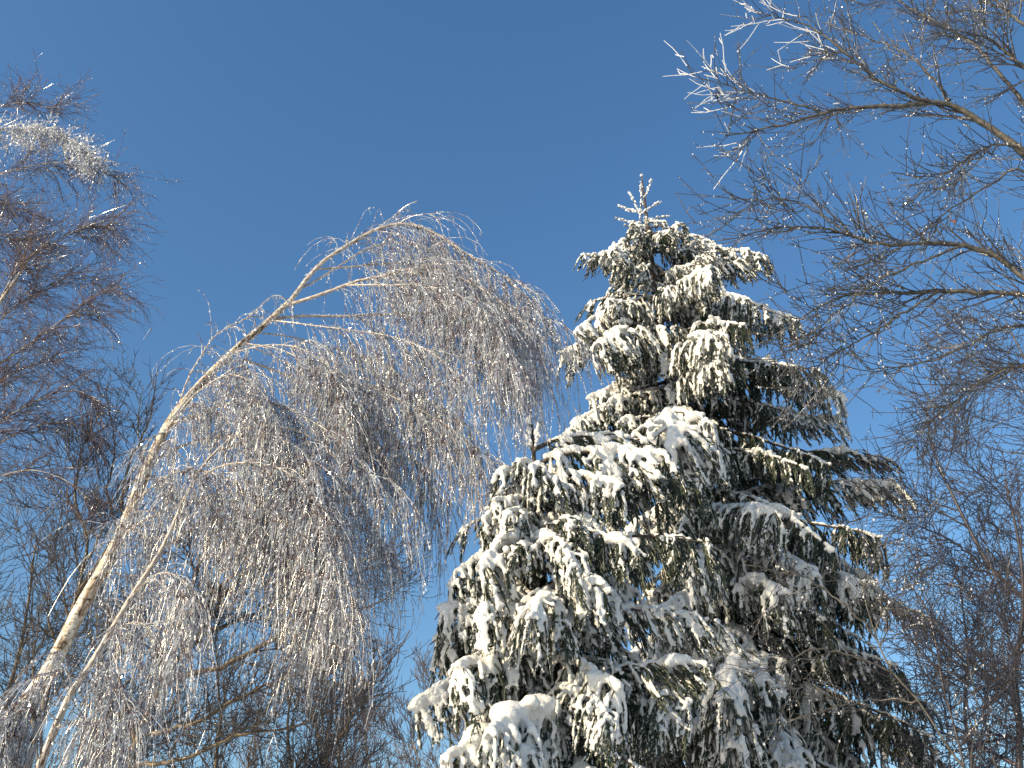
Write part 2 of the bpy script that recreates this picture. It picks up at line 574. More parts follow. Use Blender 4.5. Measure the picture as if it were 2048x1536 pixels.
def bough(tree, a, b, rng, heavy=0, tilt=0.0, lee=False):
    """a bough whose wood runs from a to about b (tree-local offsets are world coordinates: the tree sits at the origin)"""
    a, b = np.asarray(a, float), np.asarray(b, float)
    h = b - a
    ln = np.linalg.norm(h)
    c = sorted([t for t in TEMPL if t[1] == int(heavy) and (heavy or (t[2] < 0.7 if lee else t[2] > 0.6))], key=lambda t: abs(math.log(t[0] * 1.04 / ln)))
    c = [t for t in c if abs(t[0] - c[0][0]) < 0.01]
    T = c[rng.integers(len(c))]
    az = math.atan2(h[1], h[0])
    co = np.zeros(3 * len(T[3][0].vertices), np.float32)
    key = T[3][0].name
    if key not in TCHORD:
        T[3][0].vertices.foreach_get('co', co)
        v = co.reshape(-1, 3)[:14 * 5].reshape(14, 5, 3).mean(1)
        TCHORD[key] = (np.linalg.norm(v[-1] - v[0]), math.atan2(v[-1][2] - v[0][2], v[-1][0] - v[0][0]))
    cl, ca = TCHORD[key]
    want = math.atan2(h[2], math.hypot(h[0], h[1]))
    sc = ln / cl
    mat = Matrix.Translation(Vector(a)) @ Matrix.Rotation(az, 4, 'Z') @ Matrix.Rotation(ca - want + tilt, 4, 'Y') @ Matrix.Rotation(rng.normal(0, .08), 4, 'X') @ Matrix.Diagonal((sc, sc * rng.choice([-1, 1]), sc, 1))
    w = link('bough', T[3][0], tree)
    w.matrix_local = tree.matrix_basis.inverted() @ mat
    link('needles', T[3][1], w, kind='stuff')
    link('snow', T[3][2], w, kind='stuff')
    link('frost', T[3][3], w, kind='stuff')
    return w


def thing(name, label, cat, loc, group=None):
    o = link(name, None, None, label=label, category=cat)
    o.location = loc
    if group:
        o['group'] = group
    return o


def part(name, geo, mat, tree, smooth=True, parent=None, **props):
    """mesh given in world coordinates, made local to its tree's foot"""
    me = geo.mesh(name, mat, smooth)
    off = Vector(tree.location)
    me.transform(Matrix.Translation(-off))
    return link(name, me, parent if parent is not None else tree, **props)


def spruce(label, trunk_px, Y, r_base, profile, rng, n_whorl_gap, explicit, z_low, upright, reach_bias=None, top_gap=0.5, loads=1.0):
    pts = np.array([PX(x, y, yy) for x, y, yy in trunk_px])        # top first
    top = pts[0]
    d = (pts[-1] - pts[-2])
    foot = pts[-1] + d * ((-0.15 - pts[-1][2]) / d[2])
    tr = spline(np.vstack([foot, pts[::-1]]), 40)
    root = thing('spruce_tree', label, 'tree', (tr[0][0], tr[0][1], 0))
    g = Geo()
    tubes(g, tr[None], (r_base * (1 - np.linspace(0, 1, 40)) ** 0.9 + 0.012)[None], 10)
    part('trunk', g, M_SPRUCEBARK, root)

    def at_z(z):
        return np.array([np.interp(z, tr[:, 2], tr[:, k]) for k in range(3)])
    H = top[2]
    pz = np.array([PX(trunk_px[0][0], y, Y)[2] for y, _ in profile])[::-1]
    pr = np.array([q for _, q in profile])[::-1]
    z = H - top_gap
    az0 = rng.uniform(0, 6)
    while z > z_low:
        R = np.interp(z, pz, pr)
        n = 5 if H - z < 4.5 else 6
        for k in range(n):
            az = az0 + k * 2 * math.pi / n + rng.normal(0, 0.25)
            L = max(0.2, R * rng.uniform(0.72, 1.12))
            if math.sin(az) > 0.75 and H - z > 3:                    # far side: hardly seen
                L *= 0.8
            if reach_bias is not None:
                L *= reach_bias(az, z)
            f = min(1, (H - z) / (0.55 * H))
            slope = 0.42 - 0.95 * min(1, f * 1.5) + rng.normal(0, 0.10)
            if H - z < 2.2:
                slope = rng.uniform(-0.45, -0.05)
            a = at_z(z + rng.normal(0, 0.05))
            b = a + L * np.array([math.cos(az) * math.cos(slope), math.sin(az) * math.cos(slope), math.sin(slope)])
            bough(root, a, b, rng, heavy=rng.random() < 0.06 * loads, lee=math.cos(az) > 0.35 and z < H - 2.5)
        az0 += 0.9
        z -= n_whorl_gap * rng.uniform(0.8, 1.2) * (0.55 + 0.45 * min(1, (H - z) / 4.5))
    for (x0, y0, x1, y1, dy, heavy) in explicit:
        b = PX(x1, y1, Y + dy)
        z0 = PX(x0, y0, Y)[2]
        a = at_z(z0)
        bough(root, a, b, rng, heavy=heavy, lee=x1 > x0 + 150 and y0 > 680)
    # icy leader shoots
    for (x0, y0, x1, y1) in upright:
        a, b = PX(x0, y0, Y), PX(x1, y1, Y)
        p = spline([a, (a + b) / 2 + rng.normal(0, .02, 3), b], 8)
        g = Geo()
        tubes(g, p[None], np.linspace(0.014, 0.006, 8)[None], 5)
        sh = part('leader_shoot', g, M_SPRUCEBARK, root)
        n_ = Geo()
        bp, bT, _, _ = sample(rng, p[None], 220, 0.05, 1)
        rad = norm(np.cross(bT, rng.normal(0, 1, bT.shape)))
        dd = norm(bT * 0.8 + rad * 0.6)
        wv = norm(np.cross(dd, rad + .3)) * 0.005
        n_.add(np.stack([bp - wv, bp + wv, bp + dd * 0.045], 1).reshape(-1, 3), np.arange(660).reshape(-1, 3))
        part('needles', n_, M_NEEDLE, root, parent=sh, kind='stuff')
        s_ = Geo()
        bp, bT, _, _ = sample(rng, p[None], 260, 0.02, 1)
        rad = norm(np.cross(bT, rng.normal(0, 1, bT.shape)))
        dd = norm(bT * 0.8 + rad * 0.6)
        wv = norm(np.cross(dd, rad + .3)) * 0.009
        s_.add(np.stack([bp - wv, bp + wv, bp + dd * 0.04], 1).reshape(-1, 3), np.arange(780).reshape(-1, 3))
        bp, bT, _, _ = sample(rng, p[None], 26, 0.05, 1)
        blobs(s_, bp + rng.normal(0, .012, bp.shape) + np.array([-.008, -.008, 0.006]), rng.uniform(.012, .024, 26), bT, 1.8)
        part('snow', s_, M_RIME, root, parent=sh, kind='stuff')
    return root


rng = np.random.default_rng(11)
MAIN_Y = 13.5
main_profile = [(350, 0.0), (420, 0.15), (455, 0.4), (485, 0.95), (520, 1.5), (560, 1.85), (640, 2.15), (740, 2.3), (860, 2.5), (1000, 2.7), (1220, 2.9), (1450, 3.1), (1700, 3.2)]
main_explicit = [
    (1292, 470, 1425, 480, -0.2, False), (1296, 505, 1535, 515, -0.3, False), (1290, 500, 1200, 515, -0.2, False),
    (1310, 590, 1595, 635, -0.3, False), (1315, 600, 1500, 600, -1.2, False), (1315, 600, 1150, 665, -0.9, False),
    (1330, 680, 1190, 690, -1.6, False), (1340, 700, 1700, 790, -0.1, False), (1350, 760, 1640, 740, -1.0, False),
    (1350, 760, 1125, 875, -0.1, False), (1380, 830, 1690, 840, 0.3, False), (1350, 780, 1490, 720, -1.9, False),
    (1420, 960, 1775, 895, 0.0, False), (1430, 1020, 1795, 985, 0.1, False), (1440, 1040, 1770, 1075, -0.9, False),
    (1460, 1160, 1740, 1170, -1.6, True), (1470, 1170, 1850, 1215, -0.4, False), (1480, 1300, 1880, 1400, -0.2, False),
    (1480, 1300, 1790, 1330, -1.3, False), (1490, 1380, 1870, 1500, -0.8, True), (1460, 1180, 1560, 1190, -2.0, True),
    (1380, 840, 1325, 905, -2.3, 1), (1480, 1330, 1465, 1400, -2.6, 1), (1490, 1380, 1480, 1500, -2.4, 1)]
spruce('tall snow-laden spruce whose icy top stands clear against the blue sky', [(1283, 352, MAIN_Y), (1330, 700, MAIN_Y), (1430, 1100, MAIN_Y), (1500, 1480, MAIN_Y)],
       MAIN_Y, 0.21, main_profile, rng, 0.56, main_explicit, 4.2,
       [(1280, 450, 1284, 346), (1284, 410, 1304, 360), (1280, 430, 1258, 384), (1281, 425, 1238, 412), (1282, 445, 1232, 436), (1282, 430, 1322, 404), (1284, 445, 1338, 432), (1282, 455, 1250, 450), (1284, 458, 1322, 452)],
       top_gap=1.3, reach_bias=lambda az, z: 0.78 if math.cos(az) < -0.3 else 1.0)

SM_Y = 8.8
small_profile = [(850, 0.0), (900, 0.25), (960, 0.5), (1060, 0.8), (1180, 1.0), (1300, 1.2), (1420, 1.4), (1600, 1.5), (1900, 1.6)]
small_explicit = [
    (1070, 900, 1285, 880, 0.1, False), (1070, 930, 1330, 910, -0.4, True), (1075, 960, 1245, 975, -0.55, 1), (1075, 960, 1400, 960, -0.1, False),
    (1080, 1000, 965, 1045, -0.5, True), (1085, 1060, 925, 1140, -0.1, False), (1090, 1060, 960, 1140, -0.8, True), (1090, 1080, 1110, 1140, -1.1, True),
    (1095, 1150, 895, 1290, 0.0, False), (1090, 1080, 1290, 1110, -0.9, False), (1090, 1080, 1420, 1080, -0.3, False),
    (1100, 1200, 1080, 1240, -1.3, True), (1105, 1280, 835, 1420, -0.2, False), (1105, 1250, 1440, 1250, -0.2, True), (1100, 1200, 1200, 1170, -1.0, True),
    (1110, 1330, 905, 1345, -0.8, False), (1120, 1470, 945, 1475, -1.3, 2), (1120, 1490, 870, 1525, -1.0, 2), (1120, 1480, 1050, 1530, -1.3, 1), (1110, 1400, 1220, 1440, -1.2, True),
    (1110, 1400, 1420, 1330, -0.4, False)]
spruce('shorter spruce under thick snow mounds, two icy leader shoots on its top', [(1064, 850, SM_Y), (1080, 1100, SM_Y), (1115, 1480, SM_Y)],
       SM_Y, 0.13, small_profile, rng, 0.38, small_explicit, 3.0,
       [(1064, 900, 1060, 838), (1070, 905, 1079, 848)], loads=2.0)

# ------------------------------------------------------------------ iced birches
def ice_on(rng, geo, P, per_m, s0, s1, stretch=1.5):
    L = np.linalg.norm(np.diff(P, axis=1), axis=2).sum()
    n = int(L * per_m)
    if n == 0:
        return
    p, T, _, _ = sample(rng, P, n, 0.05, 1.0)
    sz = s0 + (s1 - s0) * rng.random(n) ** 2.5
    p[:, 2] -= sz * 0.4
    beads(geo, rng, p, sz, stretch)


def taper(r0, r1, n, m):
    return np.linspace(r0, r1, n)[None] * np.ones((m, 1))


def weeping_limb(rng, root, pl, r0, r1, sub, hang, hang_len, twig_mat, limb_mat, ice, lead=0.5, sub_len=(0.5, 1.2), t0=0.2, droop=3.0, ice_mat=None, name='branch', fan=0.7, side_per=2.2, tr=0.0035, sdroop=1.3, hk=1.5):
    """limb along pl with sub-branches, hanging twigs, short side twigs and ice beads"""
    n = len(pl)
    g = Geo()
    tubes(g, pl[None], np.linspace(r0 * 0.88, r1 * 0.9, n)[None], 6)
    limb = part(name, g, limb_mat, root)
    tw, ic = Geo(), Geo()
    p, T, _, t = sample(rng, pl[None], sub, t0, 1.0)
    d = side(rng, T, fan, 0.25) + T * lead
    S = grow(rng, p, d, rng.uniform(*sub_len, sub), 9, droop=sdroop, wig=0.07)
    tubes(tw, S, taper(0.0075, 0.0035, 9, sub), 3)
    A = np.concatenate([S, np.stack([spline(pl[int(n * 0.15):], 9)] * 2)])
    p, T, par, t = sample(rng, A, hang, 0.05, 1.0)
    d = side(rng, T, 0.7, 0.3)
    d[:, 2] -= 0.25
    Hh = grow(rng, p, d, rng.uniform(*hang_len, hang) * rng.uniform(0.7, 1.4, hang) * hk, 6, droop=droop * 0.8, wig=0.10)
    tubes(tw, Hh, taper(tr * 1.15, tr * 0.75, 6, hang), 3)
    k = int(hang * side_per)
    p, T, par, t = sample(rng, Hh, k, 0.1, 1.0)
    d = side(rng, T, 0.6, 0.2)
    Q = grow(rng, p, d, rng.uniform(0.08, 0.26, k), 3, droop=droop * 0.55, wig=0.10)
    tubes(tw, Q, taper(tr * 0.9, tr * 0.6, 3, k), 3)
    part('twigs', tw, twig_mat, root, parent=limb, kind='stuff')
    if ice > 0:
        z = 1.3 if ice > 2 else 1.0
        ice_on(rng, ic, Hh, 9 * ice, 0.0045 * z, 0.013 * z)
        ice_on(rng, ic, Q, 9 * ice, 0.004 * z, 0.011 * z)
        ice_on(rng, ic, S, 16 * ice, 0.006 * z, 0.015 * z)
        for q in range(3):
            ice_on(rng, ic, pl[None] + rng.normal(0, r0 * 0.7, 3), 14 * min(ice, 1), 0.006, 0.014)
        part('ice', ic, ice_mat or M_ICE, root, smooth=False, parent=limb, kind='stuff')
    return limb


def snap(pl, tr):
    """bring a limb's first point onto the stem it grows from"""
    k = np.argmin(np.linalg.norm(tr - pl[0], axis=1))
    off = tr[k] - pl[0]
    w = np.clip(1 - np.linspace(0, 4, len(pl)), 0, 1)[:, None]
    return pl + off * w


def px_line(pts, n, Y=None, j=None):
    """pixel polyline: (x, y) with constant Y or (x, y, Y)"""
    return spline([PX(p[0], p[1], p[2] if len(p) > 2 else Y) for p in pts], n)


def stem(root, pts, r0, r1, mat, n=50, sides=10, power=1.0, name='trunk'):
    tr = spline(pts, n)
    g = Geo()
    tubes(g, tr[None], (r1 + (r0 - r1) * (1 - np.linspace(0, 1, n)) ** power)[None], sides)
    o = part(name, g, mat, root)
    return tr


rng = np.random.default_rng(5)
BY = 9.4
tp = [(40, 1440), (100, 1340), (160, 1220), (235, 1085), (295, 935), (340, 845), (400, 770), (470, 700), (540, 640), (585, 598)]
tpts = to_ground([PX(x, y, BY) for x, y in tp])
birch = thing('birch_tree', 'white-trunked birch bent over in an arch, trailing a curtain of iced twigs', 'tree', (tpts[0][0], tpts[0][1], 0))
trb = stem(birch, tpts, 0.112, 0.032, M_BIRCH, 60, 12, 0.85)
B = lambda pts, dys: np.array([PX(x, y, BY + d) for (x, y), d in zip(pts, np.interp(np.linspace(0, 1, len(pts)), np.linspace(0, 1, len(dys)), dys))])
limbs = [
    # points, depth offsets, r0, r1, sub, hang
    ([(580, 602), (620, 550), (650, 520), (700, 488), (750, 460), (805, 447), (860, 462), (930, 505), (1000, 548), (1060, 600), (1110, 660)], (0, -.1, -.3), .037, .006, 36, 430, (0.3, 0.75)),
    ([(745, 462), (790, 430), (812, 412), (836, 400)], (0, -.1), .006, .003, 3, 8, (0.05, 0.15)),
    ([(635, 540), (700, 535), (760, 528), (830, 530), (900, 560), (980, 620), (1050, 690)], (-.1, .3, .7), .016, .005, 24, 330, (0.35, 0.8)),
    ([(572, 612), (640, 590), (715, 562), (770, 552), (850, 535), (930, 560), (1010, 610), (1080, 680)], (0, -.3, -.8), .029, .005, 26, 360, (0.35, 0.85)),
    ([(700, 570), (790, 570), (870, 575), (950, 610), (1010, 680)], (-.2, -.7, -1.2), .014, .004, 18, 240, (0.35, 0.8)),
    ([(555, 652), (600, 640), (700, 632), (800, 628), (880, 625), (960, 650), (1040, 730)], (0, .3, .5), .022, .005, 20, 280, (0.3, 0.7)),
    ([(352, 822), (372, 765), (400, 715), (435, 668), (500, 632), (545, 592), (580, 604)], (0, -.15, -.2), .014, .004, 8, 36, (0.15, 0.4)),
    ([(490, 690), (560, 700), (640, 735), (730, 770), (820, 810), (900, 855), (980, 920)], (0, -.4, -.7), .012, .004, 28, 330, (0.3, 0.75)),
    ([(545, 645), (610, 650), (700, 660), (790, 675), (870, 710), (940, 780)], (0, -.4, -.8), .012, .004, 22, 240, (0.35, 0.8)),
    ([(515, 665), (590, 675), (680, 700), (770, 730), (850, 790)], (0, .4, .8), .011, .004, 20, 220, (0.35, 0.8)),
    ([(600, 580), (660, 545), (730, 500), (800, 485), (880, 510), (960, 570), (1030, 640)], (0, .3, .6), .013, .004, 20, 220, (0.35, 0.8)),
    ([(490, 690), (580, 730), (680, 800), (760, 850), (830, 920), (880, 990)], (0, .2, .3), .012, .004, 26, 280, (0.3, 0.6)),
    ([(600, 745), (680, 800), (740, 870), (790, 960)], (0, .2, .2), .009, .003, 20, 200, (0.3, 0.6)),
    ([(470, 705), (540, 690), (610, 700), (670, 750), (700, 820)], (0, -.5, -.9), .012, .004, 20, 200, (0.3, 0.7)),
    ([(430, 745), (480, 720), (560, 745), (630, 772), (720, 768), (800, 780), (880, 812), (950, 860)], (0, .4, .9), .019, .005, 24, 300, (0.35, 0.8)),
    ([(345, 850), (400, 832), (440, 812), (520, 800), (600, 830), (680, 880), (740, 950)], (0, -.5, -1.0), .024, .005, 26, 330, (0.35, 0.9)),
    ([(330, 870), (390, 790), (460, 750), (520, 780), (560, 850)], (0, -.6, -1.2), .016, .004, 20, 220, (0.35, 0.8)),
    ([(300, 925), (370, 890), (460, 870), (540, 890), (600, 950), (650, 1040)], (0, .4, .6), .022, .005, 24, 280, (0.4, 0.9)),
    ([(265, 1010), (320, 960), (380, 940), (460, 960), (520, 1030)], (0, -.7, -1.1), .016, .005, 22, 240, (0.4, 0.9)),
    ([(240, 1075), (300, 1035), (390, 1000), (470, 985), (550, 1010), (610, 1080), (650, 1150)], (0, -.3, -.6), .020, .005, 26, 300, (0.4, 0.9)),
    ([(330, 865), (300, 880), (280, 930), (268, 1000)], (0, -.5, -.7), .010, .004, 6, 30, (0.3, 0.6)),
]
stems = spline(trb, 300)
for pts, dys, r0, r1, sub, hang, hl in limbs:
    pl = spline(B(pts, dys), 26)
    pl = snap(pl, stems)
    stems = np.vstack([stems, pl])
    weeping_limb(rng, birch, pl, r0, r1, sub, hang, hl, M_TWIG_RED, M_BIRCHLIMB, 1.0, t0=0.25 if sub > 10 else 0.1, sub_len=(0.35, 0.9) if sub > 10 else (0.1, 0.3), hk=1.5 if np.mean([q[1] for q in pts]) < 720 else 1.15)

seg = trb[33:]
for k in range(13):
    p, T, _, t = sample(rng, seg[None], 1, 0.02 + k * 0.06, 0.05 + k * 0.06)
    d = side(rng, T, 1.0, 0.3) + np.array([[1.0, -0.4, 0.15]])
    pl = grow(rng, p, d, np.array([rng.uniform(0.35, 0.8)]), 14, droop=1.0, wig=0.06)[0]
    weeping_limb(rng, birch, pl, 0.007, 0.003, 5, 38, (0.2, 0.6), M_TWIG_RED, M_BIRCHLIMB, 1.0, sub_len=(0.15, 0.45), t0=0.1)

rng = np.random.default_rng(8)
tp2 = [(115, 1445), (160, 1365), (205, 1290), (262, 1195), (325, 1095), (385, 965), (430, 905), (500, 855), (590, 860), (660, 905), (710, 985)]
Y2 = 8.6
tpts = to_ground([PX(x, y, Y2) for x, y in tp2])
birch2 = thing('birch_tree', 'slimmer bowed birch close beside the thick white birch trunk', 'tree', (tpts[0][0], tpts[0][1], 0))
tr2 = stem(birch2, tpts, 0.070, 0.006, M_BIRCHLIMB, 60, 10, 1.35)
limbs2 = [
    ([(385, 965), (450, 930), (540, 930), (620, 980), (680, 1070)], (0, -.4, -.6), .014, .004, 22, 260, (0.4, 0.95)),
    ([(325, 1095), (400, 1050), (480, 1040), (560, 1080), (610, 1150)], (0, .4, .6), .014, .004, 22, 250, (0.4, 0.9)),
    ([(430, 905), (520, 880), (640, 930), (720, 1010), (760, 1080)], (0, .5, .8), .014, .004, 22, 230, (0.3, 0.7)),
    ([(262, 1195), (310, 1150), (350, 1150), (400, 1190)], (0, -.3, -.5), .010, .004, 12, 110, (0.3, 0.7)),
    ([(205, 1290), (250, 1250), (290, 1250), (320, 1300)], (0, -.3, -.4), .010, .004, 12, 120, (0.35, 0.7)),
    ([(150, 1380), (130, 1340), (90, 1350), (50, 1400)], (0, -.3, -.4), .010, .004, 12, 130, (0.3, 0.6)),
    ([(175, 1340), (210, 1330), (240, 1370), (260, 1420)], (0, -.5, -.8), .010, .004, 12, 140, (0.3, 0.7)),
    ([(120, 1440), (80, 1420), (30, 1430), (-20, 1470)], (0, -.4, -.6), .010, .004, 12, 130, (0.3, 0.6)),
    ([(110, 1455), (160, 1440), (200, 1450), (240, 1490)], (0, -.4, -.7), .010, .004, 12, 120, (0.3, 0.6)),
    ([(500, 855), (600, 900), (650, 1000), (660, 1110)], (0, -.5, -.8), .012, .004, 20, 260, (0.3, 0.75)),
]
for pts, dys, r0, r1, sub, hang, hl in limbs2:
    pl = spline([PX(x, y, Y2 + d) for (x, y), d in zip(pts, np.interp(np.linspace(0, 1, len(pts)), np.linspace(0, 1, len(dys)), dys))], 22)
    pl = snap(pl, spline(tr2, 300))
    weeping_limb(rng, birch2, pl, r0, r1, sub, hang, hl, M_TWIG_RED, M_BIRCHLIMB, 1.0, sub_len=(0.3, 0.7), hk=1.1)

# ------------------------------------------------------------------ birch at the left edge
rng = np.random.default_rng(21)
Y3 = 11.5
tpts = to_ground([PX(x, y, Y3) for x, y in [(-330, 1500), (-260, 1250), (-190, 1020), (-110, 800), (-30, 650), (20, 575), (60, 515)]], 0.2)
birch3 = thing('birch_tree', 'upright birch with reddish bare twigs and one snow-white iced spray', 'tree', (tpts[0][0], tpts[0][1], 0))
stem(birch3, tpts, 0.13, 0.016, M_BIRCH, 60, 10, 0.9)
tA = stem(birch3, [PX(x, y, Y3 + 0.2) for x, y in [(-190, 1020), (-150, 800), (-120, 600), (-95, 420), (-70, 260), (-50, 190)]], 0.06, 0.01, M_BIRCH, 30, 8, 1, name='side_trunk')
limbs3 = [
    # pts, depth, r0, r1, sub, hang, len, ice, droop
    ([(-70, 270), (-20, 225), (40, 205), (100, 215), (155, 205)], (0, -.3), .010, .003, 16, 150, (0.15, 0.45), 0.15, -0.1),
    ([(-80, 330), (-30, 270), (30, 255), (90, 265), (150, 285), (190, 320)], (0, -.4), .014, .004, 26, 330, (0.15, 0.35), 3.0, 0.7),
    ([(-90, 400), (-20, 355), (50, 335), (120, 325), (180, 335), (235, 355)], (0, -.2), .014, .004, 22, 190, (0.25, 0.5), 0.35, 0.25),
    ([(-100, 440), (-40, 400), (20, 410), (70, 430), (110, 420)], (0, .3), .010, .003, 16, 130, (0.2, 0.5), 0.1, -0.2),
    ([(-20, 640), (10, 580), (45, 525), (100, 488), (170, 455), (225, 450)], (0, -.1), .014, .003, 30, 330, (0.25, 0.55), 0.25, 0.5),
    ([(-60, 720), (0, 640), (60, 590), (130, 560), (190, 560)], (0, .4), .012, .003, 22, 240, (0.25, 0.6), 0.05, 0.2),
    ([(-110, 810), (-50, 765), (10, 722), (70, 680), (130, 635), (190, 592), (250, 568)], (0, -.3), .018, .003, 22, 220, (0.25, 0.5), 0.1, 0.5),
    ([(-130, 860), (-40, 790), (40, 740), (110, 720), (160, 740)], (0, .4), .016, .003, 20, 210, (0.25, 0.55), 0.05, 0.1),
    ([(-160, 950), (-60, 890), (20, 830), (90, 795), (150, 780), (190, 800)], (0, -.2), .016, .003, 20, 210, (0.25, 0.55), 0.05, 0.2),
    ([(-190, 1000), (-80, 940), (0, 885), (80, 850), (150, 850), (200, 890)], (0, .3), .018, .003, 18, 190, (0.25, 0.55), 0.05, 0.3),
    ([(-200, 1050), (-100, 1000), (-20, 960), (60, 940), (130, 960), (180, 1000)], (0, -.2), .016, .003, 16, 150, (0.25, 0.55), 0.05, 0.4),
    ([(-120, 560), (-60, 500), (0, 470), (40, 480), (90, 450)], (0, .2), .012, .003, 20, 190, (0.25, 0.5), 0.05, 0.0),
]
for pts, dys, r0, r1, sub, hang, hl, ice, dr in limbs3:
    pl = spline([PX(x, y, Y3 + d) for (x, y), d in zip(pts, np.interp(np.linspace(0, 1, len(pts)), np.linspace(0, 1, len(dys)), dys))], 22)
    weeping_limb(rng, birch3, pl, r0, r1, sub, hang, hl, M_TWIG_PURPLE if ice < 2 else M_TWIG_RED, M_BIRCHLIMB, ice, sub_len=(0.2, 0.58), droop=dr, sdroop=dr * 0.5,
                 ice_mat=M_RIME if ice > 1 else M_ICE, side_per=3.2, tr=0.0034)


# ------------------------------------------------------------------ bare broadleaved trees
def bare_limb(rng, root, pl, r0, r1, sub, twig, tw_mat, limb_mat, sub_len=(0.5, 1.2), twig_len=(0.15, 0.5), droop=-0.2, ice=0.0, per=3.0, t0=0.15, ang=0.75, tr=0.0045, wig=0.13, name='branch', rime_tips=0):
    n = len(pl)
    g = Geo()
    tubes(g, pl[None], np.linspace(r0, r1, n)[None], 7)
    limb = part(name, g, limb_mat, root)
    tw, ic = Geo(), Geo()
    p, T, _, t = sample(rng, pl[None], sub, t0, 1.0)
    rs = np.clip((r0 + (r1 - r0) * t) * 0.6, 0.006, 0.02)
    S = grow(rng, p, side(rng, T, ang, 0.2), rng.uniform(*sub_len, sub) * (1.1 - 0.5 * t), 9, droop=droop, wig=wig)
    tubes(tw, S, rs[:, None] * np.linspace(1, 0.35, 9)[None], 3)
    A = np.concatenate([S, spline(pl[n // 3:], 9)[None]])
    p, T, par, t = sample(rng, A, twig, 0.1, 1.0)
    Hh = grow(rng, p, side(rng, T, ang, 0.2), rng.uniform(*twig_len, twig), 5, droop=droop, wig=wig)
    tubes(tw, Hh, taper(tr * 1.1, tr * 0.7, 5, twig), 3)
    k = int(twig * per)
    p, T, par, t = sample(rng, Hh, k, 0.1, 1.0)
    Q = grow(rng, p, side(rng, T, 0.8, 0.2), rng.uniform(0.04, 0.18, k), 3, droop=droop, wig=wig)
    tubes(tw, Q, taper(tr * 0.85, tr * 0.6, 3, k), 3)
    part('twigs', tw, tw_mat, root, parent=limb, kind='stuff')
    if ice > 0:
        ice_on(rng, ic, Hh, 6 * ice, 0.004, 0.011)
        ice_on(rng, ic, Q, 6 * ice, 0.004, 0.011)
        ice_on(rng, ic, S, 9 * ice, 0.005, 0.013)
        if rime_tips:
            # sleeves of white rime, commoner towards the limb's end
            for A_, i0, rr in ((Hh, 1, 0.0056), (Q, 0, 0.0075)):
                d = np.linalg.norm(A_[:, -1] - pl[-1], axis=1)
                w = np.exp(-(d / 0.38) ** 2) + 0.002
                idx = rng.choice(len(A_), min(rime_tips, len(A_)), replace=False, p=w / w.sum())
                tubes(ic, A_[idx][:, i0:], taper(rr, rr * 0.65, A_.shape[1] - i0, len(idx)), 5)
        part('ice', ic, M_RIME if rime_tips else M_ICE, root, smooth=False, parent=limb, kind='stuff')
    return limb


